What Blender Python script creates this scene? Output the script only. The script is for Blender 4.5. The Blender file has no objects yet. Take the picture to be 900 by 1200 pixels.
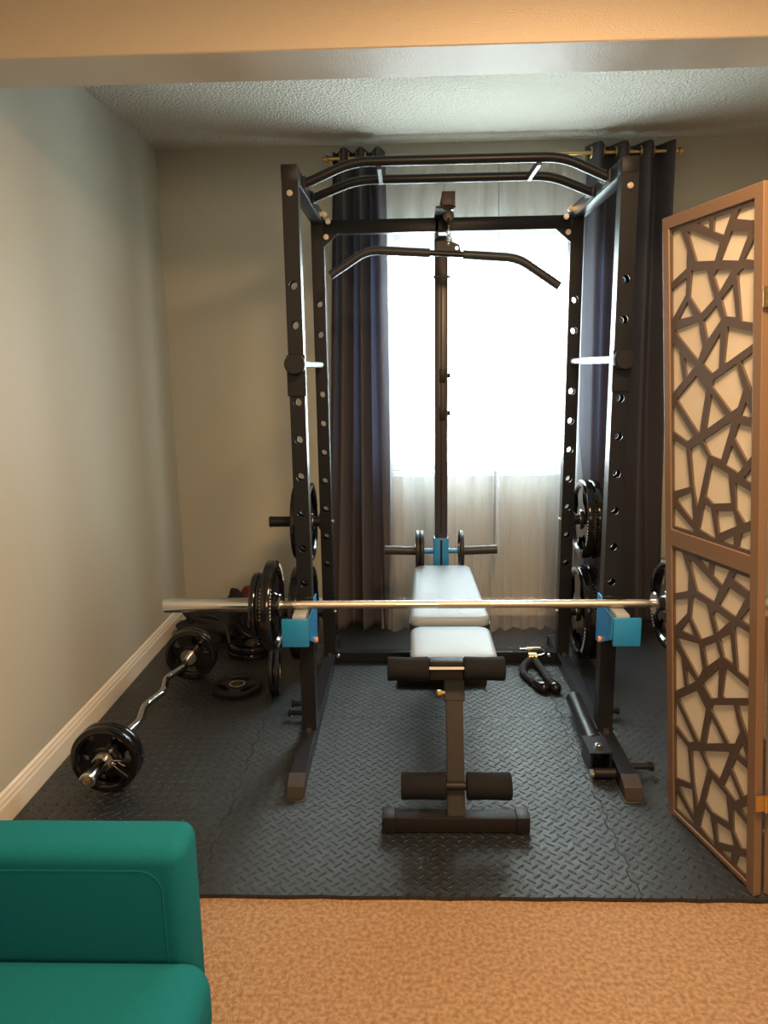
import bpy, bmesh, math, random
from mathutils import Vector, Matrix
from mathutils.geometry import tessellate_polygon
random.seed(7)
SC = bpy.context.scene
C = SC.collection
PI = math.pi

# ------------------------------------------------------------------ camera, sky, lights, exposure
cam_data = bpy.data.cameras.new('camera')
cam = bpy.data.objects.new('camera', cam_data)
C.objects.link(cam)
rows = [(0.99942518, 0.03064678, -0.01449438), (-0.00831032, -0.19302935, -0.98115779), (-0.03286717, 0.98071425, -0.19266371)]
m = Matrix.Identity(4)
for i in range(3):
    m[i][0] = rows[0][i]; m[i][1] = -rows[1][i]; m[i][2] = -rows[2][i]
m[2][3] = 1.37
cam.matrix_world = m
cam_data.sensor_fit = 'VERTICAL'; cam_data.sensor_height = 36; cam_data.sensor_width = 27
cam_data.lens = 864 / 1200 * 36
cam_data.clip_start = 0.05
SC.camera = cam

world = bpy.data.worlds.new('sky'); SC.world = world
world.use_nodes = True
bg = world.node_tree.nodes['Background']
bg.inputs[0].default_value = (0.80, 0.96, 0.97, 1)
bg.inputs[1].default_value = 21.0
SC.view_settings.view_transform = 'Standard'
SC.view_settings.look = 'None'
SC.view_settings.gamma = 1
SC.view_settings.use_curve_mapping = False
SC.view_settings.exposure = 0.52

def area(name, loc, rot, sx, sy, power, color, portal=False):
    l = bpy.data.lights.new(name, 'AREA'); l.shape = 'RECTANGLE'; l.size = sx; l.size_y = sy
    l.energy = power; l.color = color
    o = bpy.data.objects.new(name, l); C.objects.link(o); o.location = loc; o.rotation_euler = rot
    if portal: l.cycles.is_portal = True
    return o
# the window opening lets the sky in; the near room has a warm ceiling lamp behind the camera
area('window_portal', (0.42, 4.10, 1.45), (-PI/2, 0, 0), 1.30, 1.24, 1, (1, 1, 1), portal=True)
WARM = (1.0, 0.62, 0.32)
area('ceiling_lamp_light', (0.45, 0.98, 2.40), (0, 0, 0), 0.5, 0.5, 62, WARM)
area('rear_fill_light', (0.3, -1.6, 2.0), (math.radians(70), 0, 0), 0.9, 0.6, 24, (1.0, 0.70, 0.42))  # added warm fill from behind the camera for faces the ceiling lamp misses

# ------------------------------------------------------------------ materials
def mat(name, col, rough=0.5, metal=0.0, spec=0.5, coat=0.0, bump=None, trans=0.0, sheen=0.0):
    """bump = (scale, strength, distance[, detail])"""
    M = bpy.data.materials.new(name); M.use_nodes = True
    nt = M.node_tree; b = nt.nodes['Principled BSDF']
    b.inputs['Base Color'].default_value = (*col, 1); b.inputs['Roughness'].default_value = rough
    b.inputs['Metallic'].default_value = metal; b.inputs['Specular IOR Level'].default_value = spec
    b.inputs['Coat Weight'].default_value = coat; b.inputs['Coat Roughness'].default_value = 0.12
    b.inputs['Sheen Weight'].default_value = sheen
    if bump:
        tc = nt.nodes.new('ShaderNodeTexCoord'); n = nt.nodes.new('ShaderNodeTexNoise'); bp = nt.nodes.new('ShaderNodeBump')
        n.inputs['Scale'].default_value = bump[0]; n.inputs['Detail'].default_value = bump[3] if len(bump) > 3 else 2
        bp.inputs['Strength'].default_value = bump[1]; bp.inputs['Distance'].default_value = bump[2]
        nt.links.new(tc.outputs['Object'], n.inputs['Vector']); nt.links.new(n.outputs['Fac'], bp.inputs['Height'])
        nt.links.new(bp.outputs['Normal'], b.inputs['Normal'])
    return M

def colour_noise(M, c1, c2, scale, detail=3, lo=0.35, hi=0.65):
    nt = M.node_tree; b = nt.nodes['Principled BSDF']
    tc = nt.nodes.new('ShaderNodeTexCoord'); n = nt.nodes.new('ShaderNodeTexNoise'); r = nt.nodes.new('ShaderNodeValToRGB')
    n.inputs['Scale'].default_value = scale; n.inputs['Detail'].default_value = detail
    r.color_ramp.elements[0].position = lo; r.color_ramp.elements[1].position = hi
    r.color_ramp.elements[0].color = (*c1, 1); r.color_ramp.elements[1].color = (*c2, 1)
    nt.links.new(tc.outputs['Object'], n.inputs['Vector']); nt.links.new(n.outputs['Fac'], r.inputs['Fac'])
    nt.links.new(r.outputs['Color'], b.inputs['Base Color'])
    return M

def tread_mat():
    M = mat('foam_tread', (0.009, 0.013, 0.018), 0.33, spec=0.85)
    nt = M.node_tree; N = nt.nodes; L = nt.links; b = N['Principled BSDF']
    tc = N.new('ShaderNodeTexCoord'); sp = N.new('ShaderNodeSeparateXYZ'); L.new(tc.outputs['Object'], sp.inputs[0])
    def ma(op, a, bb=None):
        n = N.new('ShaderNodeMath'); n.operation = op
        for i, q in enumerate((a, bb)):
            if q is None: continue
            if isinstance(q, (int, float)): n.inputs[i].default_value = q
            else: L.new(q, n.inputs[i])
        return n.outputs[0]
    cell = 0.0275
    px = ma('DIVIDE', ma('ADD', sp.outputs['X'], sp.outputs['Y']), cell*1.41421); py = ma('DIVIDE', ma('SUBTRACT', sp.outputs['X'], sp.outputs['Y']), cell*1.41421)
    ix = ma('FLOOR', px); iy = ma('FLOOR', py)
    fx = ma('SUBTRACT', ma('SUBTRACT', px, ix), 0.5); fy = ma('SUBTRACT', ma('SUBTRACT', py, iy), 0.5)
    par = ma('FLOORED_MODULO', ma('ADD', ix, iy), 2.0)
    rap = ma('SUBTRACT', 1.0, par)
    u = ma('ADD', ma('MULTIPLY', fx, rap), ma('MULTIPLY', fy, par))
    v = ma('ADD', ma('MULTIPLY', fy, rap), ma('MULTIPLY', fx, par))
    u2 = ma('POWER', ma('ABSOLUTE', ma('DIVIDE', u, 0.49)), 2.0); v2 = ma('POWER', ma('ABSOLUTE', ma('DIVIDE', v, 0.15)), 2.0)
    h = ma('MAXIMUM', ma('SUBTRACT', 1.0, ma('ADD', u2, v2)), 0.0)
    h = ma('POWER', h, 0.6)
    n = N.new('ShaderNodeTexNoise'); n.inputs['Scale'].default_value = 900; L.new(tc.outputs['Object'], n.inputs['Vector'])
    hh = ma('ADD', h, ma('MULTIPLY', n.outputs['Fac'], 0.15))
    bp = N.new('ShaderNodeBump'); bp.inputs['Strength'].default_value = 1.0; bp.inputs['Distance'].default_value = 0.0060
    L.new(hh, bp.inputs['Height']); L.new(bp.outputs['Normal'], b.inputs['Normal'])
    return M

WALL = mat('wall_paint', (0.455, 0.45, 0.385), 0.42, bump=(220, 0.12, 0.002), spec=0.35)
CEIL = mat('popcorn_ceiling', (0.78, 0.75, 0.66), 0.9, bump=(100, 1.0, 0.032, 5), spec=0.2)
BEAM = mat('beam_paint', (0.58, 0.49, 0.38), 0.36, bump=(260, 0.6, 0.003), spec=0.6)
TRIM = mat('white_trim', (0.74, 0.70, 0.62), 0.38)
VINYL = mat('window_vinyl', (0.80, 0.82, 0.80), 0.35)
CARPET = colour_noise(mat('carpet', (0.5, 0.36, 0.25), 0.95, bump=(260, 1.0, 0.02, 5), spec=0.1), (0.44, 0.265, 0.150), (0.68, 0.45, 0.28), 90, 9, 0.34, 0.62)
TREAD = tread_mat()
BLACK = mat('black_powder_coat', (0.011, 0.012, 0.016), 0.34, spec=0.25)
BLACKP = mat('black_plastic', (0.011, 0.011, 0.013), 0.45, spec=0.25)
RUBBER = mat('black_rubber', (0.018, 0.018, 0.019), 0.5, bump=(300, 0.2, 0.001))
FOAM = mat('black_foam', (0.008, 0.009, 0.012), 0.85, bump=(500, 0.3, 0.001), spec=0.2)
GLOSS = mat('black_gloss_enamel', (0.006, 0.006, 0.008), 0.12, spec=0.5)
MATTE = mat('black_hammertone', (0.014, 0.015, 0.017), 0.42, bump=(160, 0.3, 0.001), spec=0.3)
CHROME = mat('chrome', (0.62, 0.62, 0.62), 0.16, metal=1)
STEEL = mat('brushed_steel', (0.66, 0.60, 0.52), 0.28, metal=1)
KNURL = mat('knurled_steel', (0.56, 0.50, 0.43), 0.42, metal=1, bump=(1400, 0.6, 0.0006))
BRASS = mat('brass', (0.70, 0.52, 0.22), 0.28, metal=1)
BLUE = mat('blue_powder_coat', (0.015, 0.21, 0.48), 0.36)
GRIPGREY = mat('grey_horn', (0.035, 0.036, 0.042), 0.42, spec=0.3)
RODGREY = mat('grey_pipe', (0.42, 0.44, 0.42), 0.3, metal=0.6)
SEAT = mat('grey_vinyl_sheen', (0.225, 0.275, 0.335), 0.48, bump=(60, 0.25, 0.002), spec=0.3)  # window reflection on the vinyl is put into its pale bluish base colour
VINYLB = mat('black_vinyl', (0.02, 0.02, 0.022), 0.4)
RED = mat('dark_red', (0.30, 0.015, 0.03), 0.5)
TEAL = colour_noise(mat('teal_fabric', (0.01, 0.2, 0.2), 0.95, bump=(900, 0.5, 0.001), spec=0.08), (0.005, 0.105, 0.135), (0.008, 0.132, 0.165), 500, 2)
FRAME = mat('bronze_wood', (0.17, 0.108, 0.068), 0.30, spec=0.6, bump=(40, 0.05, 0.002))
LATT = mat('lattice_wood', (0.080, 0.058, 0.048), 0.30, spec=0.7)
NYLON = mat('black_nylon', (0.016, 0.016, 0.018), 0.8, bump=(70, 0.6, 0.01), spec=0.3)
MAROON = mat('maroon_nylon', (0.12, 0.016, 0.022), 0.75, bump=(70, 0.5, 0.008), spec=0.3)
WHITEP = mat('white_plastic', (0.7, 0.7, 0.68), 0.4)
ORANGE = mat('orange_label', (0.75, 0.30, 0.08), 0.5)
SILVERL = mat('pale_lettering', (0.60, 0.62, 0.62), 0.4)

def cloth_mat(name, col, tcol, tw, transp=0.0):
    M = bpy.data.materials.new(name); M.use_nodes = True; nt = M.node_tree; N = nt.nodes; L = nt.links
    for n in list(N): N.remove(n)
    out = N.new('ShaderNodeOutputMaterial'); d = N.new('ShaderNodeBsdfDiffuse'); t = N.new('ShaderNodeBsdfTranslucent'); mx = N.new('ShaderNodeMixShader')
    d.inputs[0].default_value = (*col, 1); t.inputs[0].default_value = (*tcol, 1); mx.inputs[0].default_value = tw
    L.new(d.outputs[0], mx.inputs[1]); L.new(t.outputs[0], mx.inputs[2])
    tc = N.new('ShaderNodeTexCoord'); n = N.new('ShaderNodeTexNoise'); n.inputs['Scale'].default_value = 400
    bp = N.new('ShaderNodeBump'); bp.inputs['Strength'].default_value = 0.3; bp.inputs['Distance'].default_value = 0.001
    L.new(tc.outputs['Object'], n.inputs['Vector']); L.new(n.outputs['Fac'], bp.inputs['Height']); L.new(bp.outputs[0], d.inputs['Normal'])
    last = mx.outputs[0]
    if transp:
        tr = N.new('ShaderNodeBsdfTransparent'); m2 = N.new('ShaderNodeMixShader'); m2.inputs[0].default_value = transp
        L.new(last, m2.inputs[1]); L.new(tr.outputs[0], m2.inputs[2]); last = m2.outputs[0]
    L.new(last, out.inputs[0])
    return M
DRAPE = cloth_mat('charcoal_drape', (0.15, 0.145, 0.165), (0.16, 0.17, 0.22), 0.45)
SHEER = cloth_mat('white_sheer', (0.80, 0.80, 0.80), (0.66, 0.68, 0.70), 0.5, 0.60)
PAPER = cloth_mat('cream_paper', (0.82, 0.76, 0.67), (0.82, 0.76, 0.67), 0.42)
GLASS = bpy.data.materials.new('clear_glass'); GLASS.use_nodes = True
_n = GLASS.node_tree.nodes; _l = GLASS.node_tree.links
for q in list(_n): _n.remove(q)
_o = _n.new('ShaderNodeOutputMaterial'); _g = _n.new('ShaderNodeBsdfGlossy'); _t = _n.new('ShaderNodeBsdfTransparent'); _m = _n.new('ShaderNodeMixShader')
_g.inputs['Roughness'].default_value = 0.02; _m.inputs[0].default_value = 0.06
_l.new(_t.outputs[0], _m.inputs[1]); _l.new(_g.outputs[0], _m.inputs[2]); _l.new(_m.outputs[0], _o.inputs[0])

# ------------------------------------------------------------------ helpers
def box(bm, x0, x1, y0, y1, z0, z1, bev=0.0, seg=2):
    r = bmesh.ops.create_cube(bm, size=1.0); vs = r['verts']
    for v in vs:
        v.co = Vector(((x0 + x1)/2 + v.co.x*(x1 - x0), (y0 + y1)/2 + v.co.y*(y1 - y0), (z0 + z1)/2 + v.co.z*(z1 - z0)))
    if bev:
        es = {e for v in vs for e in v.link_edges}
        bmesh.ops.bevel(bm, geom=list(es), offset=bev, segments=seg, affect='EDGES', profile=0.5)
    return bm
def frame_of(d):
    d = d.normalized(); a = Vector((0, 0, 1)) if abs(d.z) < 0.9 else Vector((1, 0, 0))
    u = d.cross(a).normalized(); v = d.cross(u).normalized(); return u, v
def cyl(bm, p0, p1, r0, r1=None, n=20, caps=True):
    p0 = Vector(p0); p1 = Vector(p1); r1 = r0 if r1 is None else r1
    u, v = frame_of(p1 - p0); A = []; B = []
    for i in range(n):
        a = 2*PI*i/n; w = u*math.cos(a) + v*math.sin(a)
        A.append(bm.verts.new(p0 + w*r0)); B.append(bm.verts.new(p1 + w*r1))
    for i in range(n):
        j = (i + 1) % n; bm.faces.new((A[i], A[j], B[j], B[i]))
    if caps: bm.faces.new(A[::-1]); bm.faces.new(B)
    return bm
def lathe(bm, p0, axis, prof, n=32):
    """prof = [(t along axis, r)]; closed with caps when r=0"""
    p0 = Vector(p0); d = Vector(axis).normalized(); u, v = frame_of(d); rings = []
    for t, r in prof:
        if r < 1e-6: rings.append([bm.verts.new(p0 + d*t)])
        else: rings.append([bm.verts.new(p0 + d*t + (u*math.cos(2*PI*i/n) + v*math.sin(2*PI*i/n))*r) for i in range(n)])
    for a, b in zip(rings, rings[1:]):
        for i in range(n):
            j = (i + 1) % n
            q = [a[i % len(a)], a[j % len(a)], b[j % len(b)], b[i % len(b)]]
            w = []
            for x in q:
                if x not in w: w.append(x)
            if len(w) > 2: bm.faces.new(w)
    return bm
def smooth_path(pts, rad, k=5):
    P = [Vector(p) for p in pts]; out = [P[0]]
    for a, b, c in zip(P, P[1:], P[2:]):
        r = min(rad, (a - b).length*0.45, (c - b).length*0.45)
        s = b + (a - b).normalized()*r; e = b + (c - b).normalized()*r
        for i in range(k + 1):
            t = i/k; out.append(s*(1 - t)**2 + b*2*t*(1 - t) + e*t*t)
    out.append(P[-1]); return out
def tube(bm, pts, r, n=14, bend=0.0, radii=None):
    P = smooth_path(pts, bend) if bend else [Vector(p) for p in pts]
    rings = []; u = None
    for i, p in enumerate(P):
        d = (P[min(i + 1, len(P) - 1)] - P[max(i - 1, 0)]).normalized()
        if u is None: u, v = frame_of(d)
        else:
            u = (u - d*u.dot(d)).normalized(); v = d.cross(u)
        rr = radii[i] if radii else r
        rings.append([bm.verts.new(p + (u*math.cos(2*PI*k/n) + v*math.sin(2*PI*k/n))*rr) for k in range(n)])
    for a, b in zip(rings, rings[1:]):
        for i in range(n):
            j = (i + 1) % n; bm.faces.new((a[i], a[j], b[j], b[i]))
    bm.faces.new(rings[0][::-1]); bm.faces.new(rings[-1])
    return bm
def prism(bm, outer, holes, t, fn):
    """extrude a 2D outline with holes by t; fn(u, v, w) -> 3D point"""
    loops = [outer] + list(holes); flat = [p for l in loops for p in l]
    tris = tessellate_polygon([[Vector((p[0], p[1], 0)) for p in l] for l in loops])
    A = [bm.verts.new(fn(p[0], p[1], 0)) for p in flat]; B = [bm.verts.new(fn(p[0], p[1], t)) for p in flat]
    for q in tris:
        try: bm.faces.new([A[i] for i in q]); bm.faces.new([B[i] for i in q][::-1])
        except ValueError: pass
    o = 0
    for l in loops:
        n = len(l)
        for i in range(n):
            j = (i + 1) % n; bm.faces.new((A[o + i], A[o + j], B[o + j], B[o + i]))
        o += n
    bmesh.ops.recalc_face_normals(bm, faces=bm.faces)
    return bm
def circ(cx, cy, r, n=20): return [(cx + r*math.cos(2*PI*i/n), cy + r*math.sin(2*PI*i/n)) for i in range(n)]
def rrect(x0, x1, y0, y1, r, k=5):
    o = []
    for cx, cy, a in ((x1 - r, y1 - r, 0), (x0 + r, y1 - r, PI/2), (x0 + r, y0 + r, PI), (x1 - r, y0 + r, 1.5*PI)):
        for i in range(k + 1):
            b = a + PI/2*i/k; o.append((cx + r*math.cos(b), cy + r*math.sin(b)))
    return o
def obj(name, bm, material, parent=None, smooth=40, bevel=0.0):
    me = bpy.data.meshes.new(name)
    bmesh.ops.recalc_face_normals(bm, faces=bm.faces)
    bm.to_mesh(me); bm.free()
    me.materials.append(material)
    if smooth:
        me.shade_smooth(); me.set_sharp_from_angle(angle=math.radians(smooth))
    o = bpy.data.objects.new(name, me); C.objects.link(o)
    if parent is not None:
        p = parent; M = Matrix.Identity(4)
        while p is not None: M = p.matrix_basis @ M; p = p.parent
        me.transform(M.inverted()); o.parent = parent
    if bevel:
        md = o.modifiers.new('bevel', 'BEVEL'); md.width = bevel; md.segments = 2; md.limit_method = 'ANGLE'
    return o
def N(): return bmesh.new()
def thing(name, label, cat, loc=(0, 0, 0), rot=(0, 0, 0), group=None):
    o = bpy.data.objects.new(name, None); C.objects.link(o); o.empty_display_size = 0.05
    o.location = loc; o.rotation_euler = rot
    o['label'] = label; o['category'] = cat
    if group: o['group'] = group
    return o
def tag(o, label, cat, group=None):
    o['label'] = label; o['category'] = cat
    if group: o['group'] = group
    return o
def recentre(o, base):
    b = Vector(base); o.data.transform(Matrix.Translation(-b)); o.location = b; return o
def struct(name, bm, material, label=None, cat=None, parent=None, smooth=0, bevel=0):
    o = obj(name, bm, material, parent, smooth=smooth, bevel=bevel)
    if parent is None: o['kind'] = 'structure'
    if label: o['label'] = label
    if cat: o['category'] = cat
    return o
def copy_tree(o, parent=None):
    c = o.copy(); C.objects.link(c)
    if parent is not None: c.parent = parent
    for ch in [x for x in bpy.data.objects if x.parent == o]: copy_tree(ch, c)
    return c

# ------------------------------------------------------------------ the room
XL, XR, YB, YF, ZC = -1.25, 2.45, 3.93, -2.7, 2.455
bm = N(); box(bm, XL - .1, XR + .1, YF - .1, YB + .15, -0.08, 0.0)
struct('floor', bm, CARPET, 'tan plush carpet floor running from the sofa under the black mats', 'floor')
bm = N(); box(bm, XL - .12, XL, YF - .1, YB + .14, 0, ZC + .05)
struct('wall_left', bm, WALL, 'pale greige painted wall on the left beside the curl bar', 'wall')
bm = N(); box(bm, XR, XR + .12, YF - .1, YB + .14, 0, ZC + .05)
struct('wall_right', bm, WALL, 'pale greige side wall far beyond the folding screen', 'wall')
bm = N(); box(bm, XL, XR, YF - .12, YF, 0, ZC + .05)
struct('wall_front', bm, WALL, 'pale wall behind the viewer at the living room end', 'wall')
WX0, WX1, WZ0, WZ1 = -0.20, 1.04, 0.82, 2.06
bm = N()
prism(bm, [(XL, 0), (XR, 0), (XR, ZC + .05), (XL, ZC + .05)], [[(WX0, WZ0), (WX0, WZ1), (WX1, WZ1), (WX1, WZ0)]], 0.15, lambda u, v, w: (u, YB + w, v))
struct('wall_back', bm, WALL, 'greige back wall holding the bright window behind the power rack', 'wall')
bm = N(); box(bm, XL - .1, XR + .1, YF - .1, YB + .15, ZC, ZC + .1)
struct('ceiling', bm, CEIL, 'off-white popcorn textured ceiling over the gym corner', 'ceiling')
bm = N(); box(bm, XL, XR, 2.15, 2.36, 2.2, ZC, 0.003, 1)
struct('trim_1', bm, BEAM, 'smooth painted ceiling beam crossing the room in front of the rack', 'beam')
# window
bm = N()
for a in ((WX0, WX1, WZ1 - .13, WZ1), (WX0, WX1, WZ0, WZ0 + .045), (WX0, WX0 + .06, WZ0 + .045, WZ1 - .13), (WX1 - .06, WX1, WZ0 + .045, WZ1 - .13)):
    box(bm, a[0], a[1], YB + .03, YB + .11, a[2], a[3], 0.004, 1)
win = struct('window_1', bm, VINYL, 'bright sliding window with pale vinyl frame behind sheer curtains', 'window')
win.location = (0, 0, 0)
bm = N(); box(bm, 0.385, 0.455, YB + .04, YB + .09, WZ0 + .045, WZ1 - .13, 0.004, 1); struct('mullion', bm, VINYL, parent=win)
bm = N(); box(bm, 0.455, WX1 - .06, YB + .045, YB + .075, WZ0 + .045, WZ0 + .075); box(bm, 0.455, WX1 - .06, YB + .045, YB + .075, WZ1 - .16, WZ1 - .13); struct('sash', bm, VINYL, parent=win)
bm = N(); box(bm, WX0 + .06, 0.385, YB + .068, YB + .072, WZ0 + .045, WZ1 - .13); struct('pane', bm, GLASS, parent=win)
bm = N(); box(bm, 0.455, WX1 - .06, YB + .058, YB + .062, WZ0 + .075, WZ1 - .16); struct('pane', bm, GLASS, parent=win)
bm = N(); box(bm, WX0 - .03, WX1 + .03, YB - .02, YB + .03, WZ0 - .03, WZ0, 0.006, 2)
struct('trim_2', bm, VINYL, 'white window sill board under the bright window', 'window sill')
# baseboards with a stepped profile
prof = [(0, 0), (0.014, 0), (0.014, 0.072), (0.011, 0.080), (0.011, 0.088), (0.007, 0.098), (0.007, 0.104), (0.002, 0.112), (0, 0.112)]
bm = N(); prism(bm, prof, [], YB - YF, lambda u, v, w: (XL + u, YF + w, v))
struct('baseboard_left', bm, TRIM, 'cream moulded baseboard along the left wall beside the curl bar', 'baseboard')
bm = N(); prism(bm, prof, [], XR - XL - .028, lambda u, v, w: (XL + .014 + w, YB - u, v))
struct('baseboard_back', bm, TRIM, 'cream moulded baseboard along the back wall under the window', 'baseboard')

# ------------------------------------------------------------------ interlocking foam mats
XS = [-1.232, -0.572, 0.593, 1.30]
YS = [1.698, 2.092, 2.700, 3.310, 3.912]
def teeth(a, b, k):
    """points along a seam from a to b with interlocking teeth (k teeth pairs)"""
    a = Vector(a); b = Vector(b); d = b - a; L = d.length; d.normalize(); n = Vector((-d.y, d.x)); o = []; h = 0.006
    n0 = max(2, int(L/0.05)); st = L/n0
    for i in range(n0):
        s = 1 if i % 2 else -1
        o += [a + d*(st*(i + .14)) + n*h*s*0.8, a + d*(st*(i + .08)) + n*h*s, a + d*(st*(i + .92)) + n*h*s]
    return [a] + o + [b]
MLAB = {}
rowname = ['front row by the carpet', 'second row near the front posts', 'third row near the rear posts', 'rear row below the curtains']
colname = ['black foam mat by the left wall', 'wide black foam mat in the middle', 'black foam mat at the right']
for i in range(3):
    for j in range(4):
        x0, x1, y0, y1 = XS[i], XS[i + 1], YS[j], YS[j + 1]
        e1 = teeth((x0, y0), (x1, y0), 0) if j > 0 else [Vector((x0 + (x1 - x0)*t/14, y0 + 0.002*math.sin(t*2.3 + i*5)*(0 if t in (0, 14) else 1))) for t in range(15)]
        e2 = teeth((x1, y0), (x1, y1), 0) if i < 2 else [Vector((x1, y0)), Vector((x1, y1))]
        e3 = teeth((x0, y1), (x1, y1), 0)[::-1] if j < 3 else [Vector((x1, y1)), Vector((x0, y1))]
        e4 = teeth((x0, y0), (x0, y1), 0)[::-1] if i > 0 else [Vector((x0, y1)), Vector((x0, y0))]
        loop = e1[:-1] + e2[:-1] + e3[:-1] + e4[:-1]
        cx, cy = (x0 + x1)/2, (y0 + y1)/2
        s = 0.9978
        loop = [(cx + (p.x - cx)*s, cy + (p.y - cy)*s) for p in loop]
        bm = N(); prism(bm, loop, [], 0.012, lambda u, v, w: (u, v, 0.0005 + w))
        o = obj('foam_mat', bm, TREAD, smooth=0)
        recentre(o, (cx, cy, 0.0)); 
        tag(o, colname[i] + ', ' + rowname[j], 'foam mat', 'interlocking foam mats')
FZ = 0.0125   # top of the mats

# ------------------------------------------------------------------ curtains
def curtain(x0, x1, xb0, xb1, y0, amp, k, ztop, zbot, ybot, nx=150, nz=60, ph=0.0, ampb=None, seed=1, hem=0.0, sharp=1.0):
    rnd = random.Random(seed); w = [rnd.uniform(.6, 1.3) for _ in range(int(k) + 3)]; q = [rnd.uniform(-.3, .3) for _ in range(6)]
    bm = N(); G = []; ampb = ampb if ampb is not None else amp
    for j in range(nz + 1):
        f = j/nz; row = []
        for i in range(nx + 1):
            s = i/nx
            a = 2*PI*k*s + ph + (0.55*math.sin(3*f + q[0]*9 + s*5) + 0.5*math.sin(7*s + q[1]*8))*f
            sn = math.sin(a); sn = math.copysign(abs(sn)**sharp, sn)
            amp_l = (amp*(1 - f) + ampb*f)*(1 + 0.35*math.sin(9*s + q[2]*20)*f)
            X = (x0 + (x1 - x0)*s)*(1 - f) + (xb0 + (xb1 - xb0)*s)*f + 0.006*math.sin(2*a + 1)*f
            Y = y0*(1 - f**2.5) + ybot*f**2.5 + amp_l*sn
            zz = zbot + hem*(0.5 + 0.5*math.sin(6.3*s + seed))
            row.append(bm.verts.new((X, Y, ztop + (zz - ztop)*f)))
        G.append(row)
    for j in range(nz):
        for i in range(nx):
            bm.faces.new((G[j][i], G[j][i + 1], G[j + 1][i + 1], G[j + 1][i]))
    return bm
def rings(parent, x0, x1, k, ph, n0=0):
    """brass grommets where the drape crosses the rod"""
    for i in range(int(2*k + 0.5)):
        s = ((i*PI - ph)/(2*PI*k))
        if not 0.01 < s < 0.99: continue
        bm = N(); X = x0 + (x1 - x0)*s
        R, r = 0.024, 0.005
        vs = []
        for a in range(18):
            A = 2*PI*a/18; row = []
            for b in range(6):
                B = 2*PI*b/6; rr = R + r*math.cos(B)
                row.append(bm.verts.new((X + r*math.sin(B), 3.82 + rr*math.cos(A), 2.362 + rr*math.sin(A))))
            vs.append(row)
        for a in range(18):
            for b in range(6):
                bm.faces.new((vs[a][b], vs[(a + 1) % 18][b], vs[(a + 1) % 18][(b + 1) % 6], vs[a][(b + 1) % 6]))
        obj('grommet', bm, BRASS, parent)
def drape(lab, x0, x1, xb0, xb1, k, ph, yb, seed):
    t = thing('blackout_curtain', lab, 'curtain', ((x0 + x1)/2, 3.82, 0))
    bm = curtain(x0, x1, xb0, xb1, 3.82, 0.052, k, 2.40, FZ + 0.004, yb, ph=ph, ampb=0.045, seed=seed)
    o = obj('cloth', bm, DRAPE, t, smooth=180)
    md = o.modifiers.new('thickness', 'SOLIDIFY'); md.thickness = 0.0016
    rings(t, x0, x1, k, ph)
    return t
drape('charcoal grommet curtain left of the window, pooling on the mat', -0.352, -0.10, -0.44, -0.07, 3.1, 0.3, 3.72, 3)
drape('charcoal grommet curtain right of the window, behind the right rack posts', 0.87, 1.27, 0.88, 1.31, 3.4, 2.2, 3.74, 8)
for lab, a in (('white sheer curtain panel over the left half of the window', (-0.14, 0.47, -0.15, 0.47, 3.858, .018, 6, 2.37, FZ + .003, 3.68)), ('white sheer curtain panel over the right half of the window', (0.44, 0.93, 0.44, 0.90, 3.860, .018, 5.5, 2.37, FZ + .003, 3.70))):
    o = obj('sheer_curtain', curtain(*a, ampb=.030, seed=int(a[0]*100) + 40, hem=0.0, nx=220), SHEER, smooth=180)
    recentre(o, ((a[0] + a[1])/2, 3.845, 0)); tag(o, lab, 'sheer curtain')
t = thing('curtain_rod', 'brass curtain rod with round finials above the window', 'curtain rod', (0.5, 3.82, 2.36))
bm = N(); cyl(bm, (-0.372, 3.82, 2.362), (1.30, 3.82, 2.362), 0.009); obj('rod', bm, BRASS, t)
for x, s in ((-0.372, -1), (1.30, 1)):
    bm = N(); lathe(bm, (x, 3.82, 2.362), (s, 0, 0), [(-.012, 0), (-.012, .012), (0, .012), (.004, .017), (.012, .018), (.016, .010), (.022, .012), (.026, 0)], 18); obj('finial', bm, BRASS, t)
for x in (-0.36, 1.285):
    bm = N(); box(bm, x - .005, x + .005, 3.82, YB, 2.345, 2.357); box(bm, x - .012, x + .012, YB - .005, YB, 2.31, 2.39); obj('bracket', bm, BRASS, t)
bm = N(); P = [(0.452 + .004*math.sin(i*.9), 3.803 + .004*math.cos(i*.9), 0.30 + i*0.012) for i in range(46)]
tube(bm, P, 0.0045, 8)
tube(bm, [(2*0.452 - p[0], 2*3.803 - p[1], p[2]) for p in P], 0.0045, 8)
tube(bm, [(0.452, 3.803, 0.83), (0.452, 3.803, 1.5), (0.452, 3.818, 2.355)], 0.0012, 6)
tag(obj('pull_cord', bm, NYLON), 'dark twisted pull cord hanging between the two sheer curtain panels', 'cord')

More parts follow.
